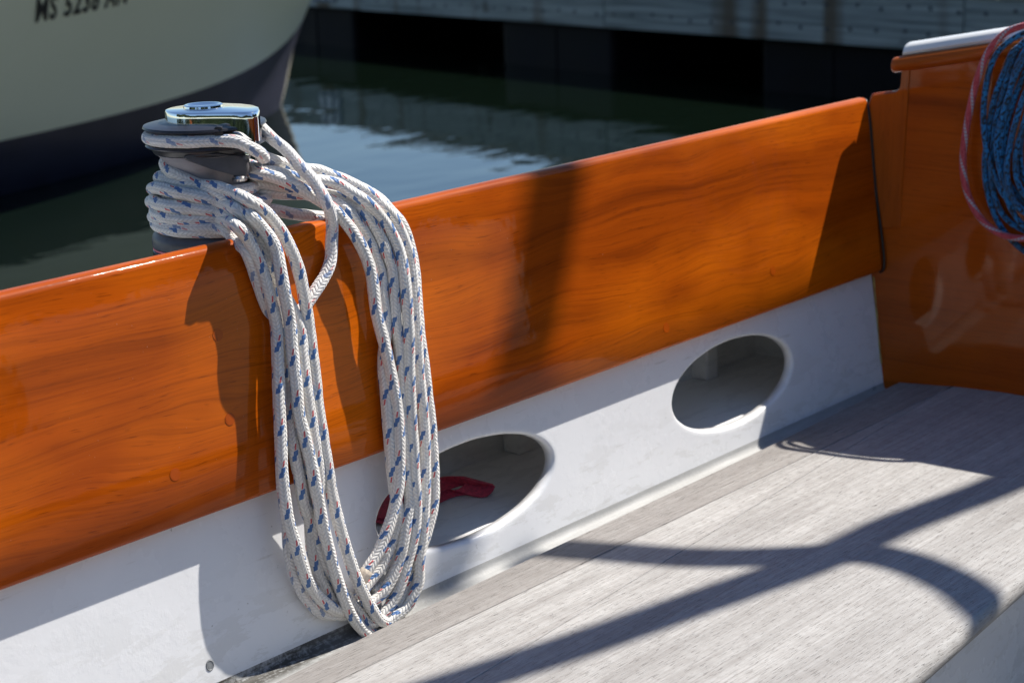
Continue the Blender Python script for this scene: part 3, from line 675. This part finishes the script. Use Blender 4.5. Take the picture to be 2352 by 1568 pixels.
strand('loop', [py('a', 60, 600, 1.446), py('a', 400, 650, 1.432), py('a', 700, 715, 1.418), py('a', 950, 800, 1.402), py('a', 1100, 890, 1.390)] + seg('a', [(1230, 1030), (1340, 1200), (1420, 1400), (1470, 1568)], [.0072, .0068, .0066, .0066]) +
       seg('c', [(1330, 150), (1350, 450), (1385, 800), (1420, 1150), (1450, 1450)], [.009, .009, .009, .009, .006]) + seg('b', [(1640, 250), (1600, 520), (1500, 760), (1400, 890), (1300, 970)], [.0, -.004, -.008, -.010, -.011]), .019)
strand('loop', seg('1', [(1180, 1330), (1290, 1480)], [.0075, .007]) + seg('2', [(360, 330), (410, 520)], .0075) + seg('c', [(385, 60), (415, 400), (450, 800), (480, 1100), (520, 1350)], [.0085, .0085, .0085, .008, .006]) +
       seg('b', [(690, 200), (715, 480), (780, 740), (870, 940), (960, 1080), (1080, 1140)], [.000, -.004, -.008, -.010, -.012, -.013]), .037)
# --- leftmost worn bight low behind the others
lo = seg('c', [(275, 1000), (280, 1200), (290, 1420)], [.0065, .0055, .003]) + seg('b', [(395, 280), (405, 480), (440, 680), (500, 850), (570, 990), (650, 1090), (740, 1165), (850, 1192), (980, 1190), (1100, 1150), (1180, 1060)], [.000, -.003, -.006, -.008, -.010, -.011, -.012, -.013, -.013, -.013, -.013])
strand('worn_bight', lo, .017, 'rope_f')
# --- turns on the drum
zt0 = pw('1', 1250, 975, .02)[2]
helix = [drum(-180 + 20*k, zt0 + .001 - .0125*(k/18.0) + .004, .0468) for k in range(0, 60)]
strand('drum_turn', helix, .005, 'rope_f')
h2 = [drum(-180 + 20*k, zt0 - .009 - .0122*(k/18.0), .0580) for k in range(0, 44)]
strand('drum_turn', h2, .031)
# --- working end leading forward from the drum
we = [drum(-120, pw('1', 900, 1230, .05)[2], .0480), drum(-70, pw('1', 1100, 1210, .05)[2], .0485), py('a', 200, 885, 1.440), py('a', 450, 930, 1.434), py('a', 620, 950, 1.432), py('a', 790, 968, 1.430), py('a', 1000, 1010, 1.432), py('a', 1300, 1060, 1.44)]
strand('working_end', we, .011, 'rope_f')
# --- turn in the self-tailing jaws and the hanging tail
zj = WC[2] - .0285
def jaw(th, dz=0.0, Rr=.0585): return drum(th, zj + dz, Rr)
tail = [py('a', 250, 378, 1.442), py('a', 130, 330, 1.446), pw('1', 1335, 672, .042), pw('1', 1312, 640, .050), pw('1', 1265, 610, .056), pw('1', 1180, 566, .059), pw('1', 1090, 525, .060), jaw(-68, .0), jaw(-95, .0005), jaw(-130, .0005), jaw(-165), jaw(-190), jaw(-225), jaw(-270), jaw(-310), jaw(-338, .001, .060),
        py('a', 95, 10, 1.470), py('a', 150, 62, 1.452), py('a', 245, 155, 1.44), py('a', 360, 245, 1.43), py('a', 445, 335, 1.42), py('a', 540, 450, 1.408), py('a', 645, 555, 1.395), py('a', 735, 690, 1.384)] + \
       seg('a', [(800, 810), (850, 950), (860, 1080), (852, 1230), (845, 1400), (800, 1540)], [.020, .016, .011, .009, .009, .009]) + \
       seg('2', [(690, 545), (620, 640), (520, 715), (420, 725), (345, 670), (305, 580), (260, 450), (215, 320), (165, 200)], [.008, .007, .0068, .0068, .007, .008, .009, .010, .012]) + \
       [pw('1', 1060, 1480, .082), pw('1', 1000, 1395, .074), pw('1', 900, 1355, .062)] + front([(700, 1350), (480, 1345), (330, 1335)], .0600)
strand('tail', tail, .002, 'rope_f')

# ------------------------------------------------------------------ blue and red ropes hung on the bulkhead
def pb(x, y, d): return on_bulk(((3796 + x/1.426)*IW/4096, (y/1.426)*IW/4096), d)
blue = empty('blue_rope_coil', BP(.27, CAM_Z - .5, .03), label='blue and black flecked rope coil hanging on the varnished bulkhead', cat='rope')
B = [([(520, 165), (428, 188), (350, 232), (280, 295), (235, 390), (207, 520), (197, 640), (203, 780), (225, 900), (262, 1010), (312, 1110), (380, 1180), (470, 1225), (600, 1240)], .020),
     ([(560, 240), (440, 255), (370, 290), (320, 400), (272, 520), (240, 650), (222, 780), (205, 900), (210, 1040), (240, 1170), (285, 1275), (345, 1355), (430, 1430), (560, 1490)], .013),
     ([(600, 280), (470, 300), (395, 400), (335, 560), (295, 700), (272, 830), (288, 960), (330, 1080), (390, 1160), (480, 1210), (600, 1215)], .024),
     ([(560, 190), (460, 215), (385, 290), (350, 400), (300, 560), (268, 700), (250, 840), (240, 980), (260, 1120), (320, 1240), (420, 1310), (560, 1340)], .012),
     ([(640, 330), (520, 380), (440, 520), (385, 680), (350, 820), (330, 960), (345, 1080), (400, 1180), (520, 1260), (640, 1280)], .028),
     ([(640, 250), (500, 300), (410, 470), (350, 640), (318, 790), (312, 930), (350, 1060), (440, 1150), (600, 1180)], .017),
     ([(660, 420), (560, 470), (470, 600), (410, 760), (380, 900), (388, 1020), (430, 1110), (520, 1170), (660, 1190)], .024),
     ([(600, 200), (480, 240), (400, 350), (360, 470), (330, 620), (300, 800), (300, 1000), (350, 1180), (430, 1290), (560, 1330)], .021),
     ([(700, 300), (580, 360), (490, 520), (430, 700), (405, 860), (420, 1000), (480, 1090), (600, 1140), (700, 1150)], .013)]
for i, (P, d) in enumerate(B):
    # left half as seen, right half mirrored so that each turn closes
    L_ = [pb(x, y, d) for x, y in P]; xm = 640
    Rr_ = [pb(2*xm - x + 18*math.sin(i*2.1), y + 10*math.sin(i + y*.01), d) for x, y in P[::-1] if x < xm - 30]
    tube('coil_turn', L_ + Rr_ + [L_[0]], .0043, M['bluerope'], blue, v0=i*.03, sides=12)
redr = empty('red_rope', BP(.25, CAM_Z - .5, .03), label='thin red and grey rope looped around the blue coil', cat='rope')
P = [(560, 125), (428, 148), (340, 178), (270, 235), (210, 325), (162, 450), (120, 620), (92, 780), (80, 900), (86, 1020), (115, 1130), (170, 1232), (240, 1302), (320, 1345), (430, 1360), (600, 1340)]
L_ = [pb(x, y, .026) for x, y in P]; Rr_ = [pb(1280 - x, y, .026) for x, y in P[::-1] if x < 600]
tube('rope_loop', L_ + Rr_ + [L_[0]], .0049, M['redrope'], redr, sides=12)
# wooden cleat that carries both ropes
cl = empty('rope_cleat', BP(.43, CAM_Z - .28, .02), label='bronze cleat on the bulkhead carrying the blue rope coil', cat='cleat')
tube('horn', [BP(.37, CAM_Z - .285, .03), BP(.43, CAM_Z - .29, .036), BP(.49, CAM_Z - .275, .03)], .007, M['steel'], cl)
tube('stem', [BP(.43, CAM_Z - .29, -.004), BP(.43, CAM_Z - .29, .018), BP(.43, CAM_Z - .29, .036)], .008, M['steel'], cl)

# ------------------------------------------------------------------ red webbing strap in the locker
def ribbon(name, pts, wvec, mat, parent, thick=.0012, **k):
    C, s = spline(pts, .006); vs, fs = [], []
    T = np.gradient(C, axis=0); T /= np.linalg.norm(T, axis=1)[:, None]
    wvec = np.array(wvec, float)
    for i in range(len(C)):
        n_ = np.cross(T[i], wvec); n_ /= np.linalg.norm(n_) + 1e-9
        for a, b in ((-.5, -.5), (.5, -.5), (.5, .5), (-.5, .5)): vs.append(C[i] + wvec*a + n_*thick*b)
    for i in range(len(C)-1):
        for j in range(4): fs.append((i*4+j, i*4+(j+1) % 4, (i+1)*4+(j+1) % 4, (i+1)*4+j))
    fs += [(0, 1, 2, 3), tuple(range(4*len(C)-4, 4*len(C)))]
    return mesh(name, vs, fs, mat, parent, smooth=True, **k)
fl = lambda q, dz=0.0: hit(q, V(0, 0, LZ + dz), V(0, 0, 1))
a0 = fl((870, 1200), .004); a1 = fl((1000, 1140), .004); tip = fl((1100, 1115), .012)
ribbon('webbing_strap', [a0, a1*.6 + a0*.4 + V(0, 0, .002), a1 + V(.02, 0, .001), tip + V(-.012, 0, -.006), tip + V(.004, .0, .004), tip + V(-.008, .004, .009), a1 + V(.03, .01, .008), a1 + V(-.03, .015, .007), a0 + V(0, .02, .006)], V(-.012, .036, .006), M['webbing'], None, label='red webbing strap folded inside the oval opening behind the rope', cat='strap')

# ------------------------------------------------------------------ unseen casters added overhead, shaped back along the sun from the shade bands
def zl(x, y): return ((2000 + x/1.122)*IW/4096, (1800 + y/1.122)*IW/4096)
up = lambda P, tt: P + SUN*tt
M['spar'] = varnished('varnished_spar', 'x', seed=11.0)
M['canvas'] = plain('caster_canvas', (.42, .34, .22), .9, var=.2, scale=80, bump=.001)
Pa, Pb_ = on_seat(zl(2352, 110)), on_seat(zl(0, 985))
caster_pts = [on_seat(zl(*q)) for q in ((2352, 110), (2150, 195), (1950, 268), (1750, 345), (1550, 440), (1330, 530), (1100, 610), (900, 680), (700, 750), (500, 820), (250, 905), (0, 985))]
d_ = (caster_pts[0] - caster_pts[1]); d2_ = (caster_pts[-1] - caster_pts[-2])
caster_pts = [caster_pts[0] + d_*6] + caster_pts + [caster_pts[-1] + d2_*5]
bm_ = empty('bench_shade_caster', up(caster_pts[6], 2.5), label='unseen shadow caster added above the cockpit bench', cat='rope')
tube('caster_bar', [up(p, 2.5) for p in caster_pts], .031, M['canvas'], bm_, sides=16, step=.01)  # added tube, casts the long shade band across the bench
st = [on_seat(zl(*q)) for q in ((2330, 830), (2200, 720), (2080, 620), (1950, 550), (1800, 495), (1650, 465), (1450, 465), (1250, 475), (1050, 482), (850, 480), (650, 468), (450, 450), (300, 430))]
st = [up(p, 2.5) for p in st]; st = [st[0] + (st[0] - st[1])*2] + st + [st[-1] + (st[-1] - st[-2])*1.0]
fu = [up(on_wood(q), 4.5) for q in ((1185, 900), (1200, 850), (1222, 740), (1240, 650), (1258, 540), (1270, 450), (1280, 380))]
fu = [fu[0] + (fu[0] - fu[1])*4] + fu + [fu[-1] + (fu[-1] - fu[-2])*6]
fs0 = empty('coaming_shade_caster', fu[4], label='unseen shadow caster added above the coaming', cat='shadow caster')
tube('caster_roll', fu, .040, M['canvas'], fs0, sides=18, step=.02, wob=.05)  # added tube, casts the soft shade band on the coaming
sp_ = empty('curved_shade_caster', st[7], label='unseen curved shadow caster added above the bench', cat='strap')
tube('caster_curve', st, .028, M['canvas'], sp_, sides=16, step=.01)  # added tube, casts the curved shade band on the bench

# ------------------------------------------------------------------ neighbour's boat
M['sage'] = NT('sage_topside'); t = M['sage']; nz = t.noise(t.coords(), 3, 4)
M['sage'] = t.set(color=t.mix(nz, (.78, .80, .60), (.84, .85, .65)), rough=.3, spec=.4)
M['navy'] = plain('navy_antifouling', (.020, .022, .045), .55, var=.25, scale=6)
M['letter'] = plain('black_vinyl', (.01, .01, .012), .4)
M['rubrail'] = plain('cream_rubrail', (.62, .58, .46), .4)
nb = empty('moored_boat', (4.0, 7.0, 0), label='sage green hull with navy bottom moored at the dock', cat='boat')
HX = R(6); hx = V(math.cos(HX), math.sin(HX), 0); hy = V(math.sin(HX), -math.cos(HX), 0)   # forward, and towards us
STEM = V(6.18, 6.99, 0)
def xst(z): return .25*z + .42*z*z if z > 0 else .7*z         # stem rake ahead of the waterline stem
def half(s, z):
    """half breadth at s metres aft of the stem at height z"""
    zz = max(z, -.3); Bm = .86 + .62*max(z, 0) + (.9*z if z < 0 else 0); Ln = 3.6
    u_ = min(max(s, 0)/Ln, 1.0)
    return Bm*(1 - (1 - u_)**2)**.78
def HP(s, z, side=1): return STEM + hx*(xst(z) - s) + hy*side*half(s, z) + V(0, 0, z)
boot = lambda s: .225 + .30*math.exp(-s/.55) + .0*s
ss = [0] + list(np.cumsum([.01, .02, .04, .06, .08] + [.12]*10 + [.25]*14))
def rows(lo, hi, n): return [[HP(s, lo(s) + (hi(s) - lo(s))*j/n, side) for j in range(n+1)] for side in (1,) for s in ss], n+1
def hull_part(name, lo, hi, n, mat, parent=nb, **k):
    vs, fs = [], []
    m = n + 1
    for side in (-1, 1):
        o = len(vs)
        for s in ss:
            for j in range(m): vs.append(HP(s, lo(s) + (hi(s) - lo(s))*j/n, side))
        for i in range(len(ss)-1):
            for j in range(n): fs.append((o + i*m + j, o + i*m + j + 1, o + (i+1)*m + j + 1, o + (i+1)*m + j))
    return mesh(name, vs, fs, mat, parent, smooth='all', **k)
sheer = lambda s: .92 + .10*math.exp(-s/2.0)
hull_part('bottom', lambda s: -.35, boot, 8, M['navy'], label='navy blue bottom paint')
hull_part('topsides', boot, sheer, 12, M['sage'], label='pale sage green topsides')
dv = [HP(s, sheer(s) - .005, 1) for s in ss] + [HP(s, sheer(s) - .005, -1) for s in ss]; n_ = len(ss)
mesh('deck', dv, [(i, i+1, n_+i+1, n_+i) for i in range(n_-1)], M['gelcoat'], nb)
for side in (1, -1): tube('rub_rail', [HP(s, sheer(s) - .03, side) + hy*side*.01 for s in ss[::2]], .018, M['rubrail'], nb, sides=8, step=.1)
# stem band
tube('stem_band', [HP(0, z) + hx*.006 for z in (-.1, .1, .3, .5, .7, .9, 1.0)], .012, M['rubrail'], nb, sides=8, step=.05)
# registration letters, wrapped on the hull
cu = bpy.data.curves.new('txt', 'FONT'); cu.body = 'MS 5238 AN'; cu.size = .118; cu.shear = .16; cu.space_character = 1.15; cu.offset = .0030; cu.resolution_u = 3
to = bpy.data.objects.new('txt', cu); COL.objects.link(to); bpy.context.view_layer.update()
dm = bpy.data.meshes.new_from_object(to.evaluated_get(bpy.context.evaluated_depsgraph_get())); bpy.data.objects.remove(to)
def on_hull(q):
    d = ray(*q); lo_, hi_ = None, None
    best = None
    for tt in np.linspace(5, 10, 800):
        P = CP + d*tt; z = P[2]; rel = P - STEM; s = xst(z) - rel @ hx
        if s < 0: continue
        if rel @ hy < half(s, z): return s, z
    return None
TS, TZ = on_hull((78, 51))
LV = [V(*v.co) for v in dm.vertices]
lv = []
for p in LV:
    s_ = TS - (p[0]*.66 - 1.35*p[1]); z_ = TZ + p[1]*1.0 + p[0]*.040
    e = 1e-3; P = HP(s_, z_); n1_ = np.cross(HP(s_ + e, z_) - P, HP(s_, z_ + e) - P); n1_ /= np.linalg.norm(n1_)
    if n1_ @ hy < 0: n1_ = -n1_
    lv.append(P + n1_*.002)
comp = list(range(len(lv)))
def root_(i):
    while comp[i] != i: comp[i] = comp[comp[i]]; i = comp[i]
    return i
for p in dm.polygons:
    for v_ in p.vertices[1:]: comp[root_(v_)] = root_(p.vertices[0])
isl = {}
for p in dm.polygons: isl.setdefault(root_(p.vertices[0]), []).append(tuple(p.vertices))
for k, fl__ in sorted(isl.items(), key=lambda kv: LV[kv[0]][0]):
    used = sorted({i for f in fl__ for i in f}); ix = {i: j for j, i in enumerate(used)}
    mesh('hull_letter', [lv[i] for i in used], [tuple(ix[i] for i in f) for f in fl__], M['letter'], nb)

# ------------------------------------------------------------------ floating dock
t = NT('weathered_dock_lumber'); base = t.coords(); rnd = t.n('ShaderNodeObjectInfo')
mp = t.n('ShaderNodeMapping'); mp.inputs['Scale'].default_value = (26, .7, 26); t.l(t.coords(rot=(0, 0, R(11.7))), mp.inputs[0])
cb = t.n('ShaderNodeCombineXYZ'); t.l(rnd.outputs['Random'], cb.inputs[0]); t.l(rnd.outputs['Random'], cb.inputs[2])
av = t.n('ShaderNodeVectorMath', operation='MULTIPLY_ADD'); t.l(cb.outputs[0], av.inputs[0]); av.inputs[1].default_value = (9, 9, 9); t.l(mp.outputs[0], av.inputs[2])
g1 = t.noise(av.outputs[0], 2.0, 5, .55, .25); st_ = t.noise(t.coords(scale=(1, 3.6, .25)), 1.0, 2, .4); kn = t.noise(base, 7, 2)
c = t.mix(t.ramp(g1, [(.3, 0), (.7, 1)]), (.15, .175, .165), (.50, .53, .49)); c = t.mix(t.ramp(st_, [(.56, 0), (.66, .9)]), c, (.15, .11, .07)); c = t.mix(t.ramp(kn, [(.68, 0), (.72, .6)]), c, (.10, .08, .06))
M['lumber'] = t.set(color=c, rough=.8, spec=.25, normal=t.bump(g1, .003, .6))
M['decking'] = plain('bleached_decking', (.46, .43, .38), .85, var=.25, scale=9, bump=.002)
M['float'] = plain('black_float_plastic', (.0045, .0045, .007), .6, var=.4, scale=4, spec=.15)
M['bolt'] = plain('galvanised_bolt', (.07, .08, .10), .5, metal=.4)
dock = empty('floating_dock', (8.2, 6.9, .26), label='weathered grey timber dock on black floats across the water', cat='dock')
DA, DB_ = V(8.62, 9.9, 0), V(6.78, 1.0, 0)
dd = (DB_ - DA)/np.linalg.norm(DB_ - DA); dn = V(dd[1], -dd[0], 0)         # dn points towards us
if dn[0] > 0: dn = -dn
LD = np.linalg.norm(DB_ - DA)
def DP(s, o, z): return DA + dd*s + dn*o + V(0, 0, z)
def dbox(name, s0, s1, o0, o1, z0, z1, mat, parent=dock, **k):
    v = [DP(s0, o0, z0), DP(s1, o0, z0), DP(s1, o1, z0), DP(s0, o1, z0), DP(s0, o0, z1), DP(s1, o0, z1), DP(s1, o1, z1), DP(s0, o1, z1)]
    return mesh(name, v, [(0, 3, 2, 1), (4, 5, 6, 7), (0, 1, 5, 4), (1, 2, 6, 5), (2, 3, 7, 6), (3, 0, 4, 7)], mat, parent, **k)
def s_at(q, z):
    P = hit(q, DA, dn); return (P - DA) @ dd
joint = s_at((1387, 30), .4)
cuts = [-3.0, joint - 2.45, joint, joint + 2.44, LD]
fascias = []
for a, b in zip(cuts[:-1], cuts[1:]): fascias.append(dbox('fascia_board', a + .004, b - .004, -.04, 0, .262, .500, M['lumber'], bevel=.004))
for i in range(86): dbox('deck_plank', -3 + i*.142, -3 + i*.142 + .136, -1.9, .012, .503, .538, M['decking'], bevel=.003)
def disc(c, n, r, d, N=10):
    ex = dd; ez = V(0, 0, 1); v = []
    for k in (0, d): v += [c + n*k + r*(math.cos(2*math.pi*i/N)*ex + math.sin(2*math.pi*i/N)*ez) for i in range(N)]
    return v, [tuple(range(N-1, -1, -1)), tuple(range(N, 2*N))] + [(i, (i+1) % N, N + (i+1) % N, N + i) for i in range(N)]
def fascia_of(s):
    for k, (a, b) in enumerate(zip(cuts[:-1], cuts[1:])):
        if a <= s < b: return fascias[k]
    return fascias[-1]
s_ = joint - 2.4; i = 0
while s_ < LD - .5:
    for z in (.335, .445):
        v, f = disc(DP(s_ + random.uniform(-.02, .02) + (.02 if z > .4 else 0), 0, z + random.uniform(-.012, .012)), dn, .0095, .004)
        mesh('bolt_head', v, f, M['bolt'], fascia_of(s_))
    s_ += .155
for a, b in ((-2.9, -1.0), (-.6, 1.0), (1.35, 2.55)): pass
fs_ = [s_at((400, 60), .2), s_at((800, 60), .2), s_at((1132, 100), .15), s_at((1725, 120), .15), s_at((2350, 150), .15)]
for s0, L_ in ((s_at((820, 60), .2) - 1.1, .95), (s_at((1132, 100), .15), s_at((1384, 100), .15) - s_at((1132, 100), .15)), (s_at((1725, 120), .15), .95), (s_at((1725, 120), .15) + 1.3, .95)):
    fl_ = dbox('dock_float', s0, s0 + L_, -1.1, -.07, -.12, .258, M['float'], bevel=.03, seg=3)
    for k in (1,): dbox('rib', s0 + L_*.5 - .012, s0 + L_*.5 + .012, -.075, -.064, -.1, .235, M['float'], fl_, bevel=.006)
for k in range(7):  # back row added to block the bright gaps between the front floats
    dbox('dock_float', -2.4 + k*1.55, -2.4 + k*1.55 + 1.5, -1.85, -1.2, -.12, .258, M['float'], bevel=.03)
dbox('dark_under_sheet', -3, LD, -1.86, -.041, .40, .45, M['float'])  # dark sheet added to keep the dock underside black
dbox('dark_back_sheet', -3, LD, -1.95, -1.91, -.2, .49, M['float'])  # dark sheet added to shut out light from behind the dock
dbox('back_stringer', -3, LD, -1.9, -1.86, .262, .500, M['lumber'])
# notice board fixed to the dock edge beyond the frame
sg = empty('dock_sign', DP(.3, .01, .4), label='blue and white notice panel on the dock edge', cat='sign')
M['signblue'] = plain('sign_blue', (.03, .09, .16), .4); M['signwhite'] = plain('sign_white', (.72, .72, .72), .4)
s0 = s_at((748, -40), .4)
dbox('panel', s0 - .16, s0 + .12, .002, .010, .30, .47, M['signblue'], sg)
for a, b in ((-.14, -.10), (-.06, .0), (.04, .06), (.075, .095)): dbox('stripe', s0 + a, s0 + b, .0105, .0125, .32, .455, M['signwhite'], sg)
# seaweed tuft where the bow meets the dock float
M['weed'] = plain('seaweed', (.30, .34, .07), .7, var=.5, scale=40)
vs, fs = [], []; c0 = DP(s_at((712, 130), .05), .35, .012)
for i in range(160):
    p = c0 + V(random.gauss(0, .035), random.gauss(0, .035), abs(random.gauss(0, .012))); a = random.uniform(0, 6.3); e1 = V(math.cos(a), math.sin(a), random.uniform(-.4, .6))*.018; e2 = V(-math.sin(a), math.cos(a), random.uniform(0, .5))*.007
    o = len(vs); vs += [p - e1, p + e2, p + e1, p - e2]; fs.append((o, o+1, o+2, o+3))
mesh('seaweed', vs, fs, M['weed'], None, kind='stuff', label='yellow green seaweed tuft floating beside the bow', cat='seaweed')

# wooded shore behind the camera: only seen mirrored in chrome, varnish and water
M['leaf'] = plain('shore_foliage', (.045, .07, .025), .8, var=.5, scale=.6)
vs, fs = [], []
for i in range(12000):
    a = R(random.uniform(140, 352)); rr = random.uniform(38, 60); hgt = 12 + 3*math.sin(a*5) + 2.5*math.sin(a*13 + 1)
    p = V(rr*math.cos(a), rr*math.sin(a), random.uniform(.2, 1)**.7*hgt); sz = random.uniform(.6, 1.5)
    e1 = V(*np.random.normal(size=3)); e1 /= np.linalg.norm(e1); e2 = np.cross(e1, V(*np.random.normal(size=3))); e2 /= np.linalg.norm(e2)
    o = len(vs); vs += [p - e1*sz, p + e2*sz*.7, p + e1*sz, p - e2*sz*.7]; fs.append((o, o+1, o+2, o+3))
mesh('shore_trees', vs, fs, M['leaf'], None, kind='stuff', label='dark wooded shore across the harbour', cat='trees')
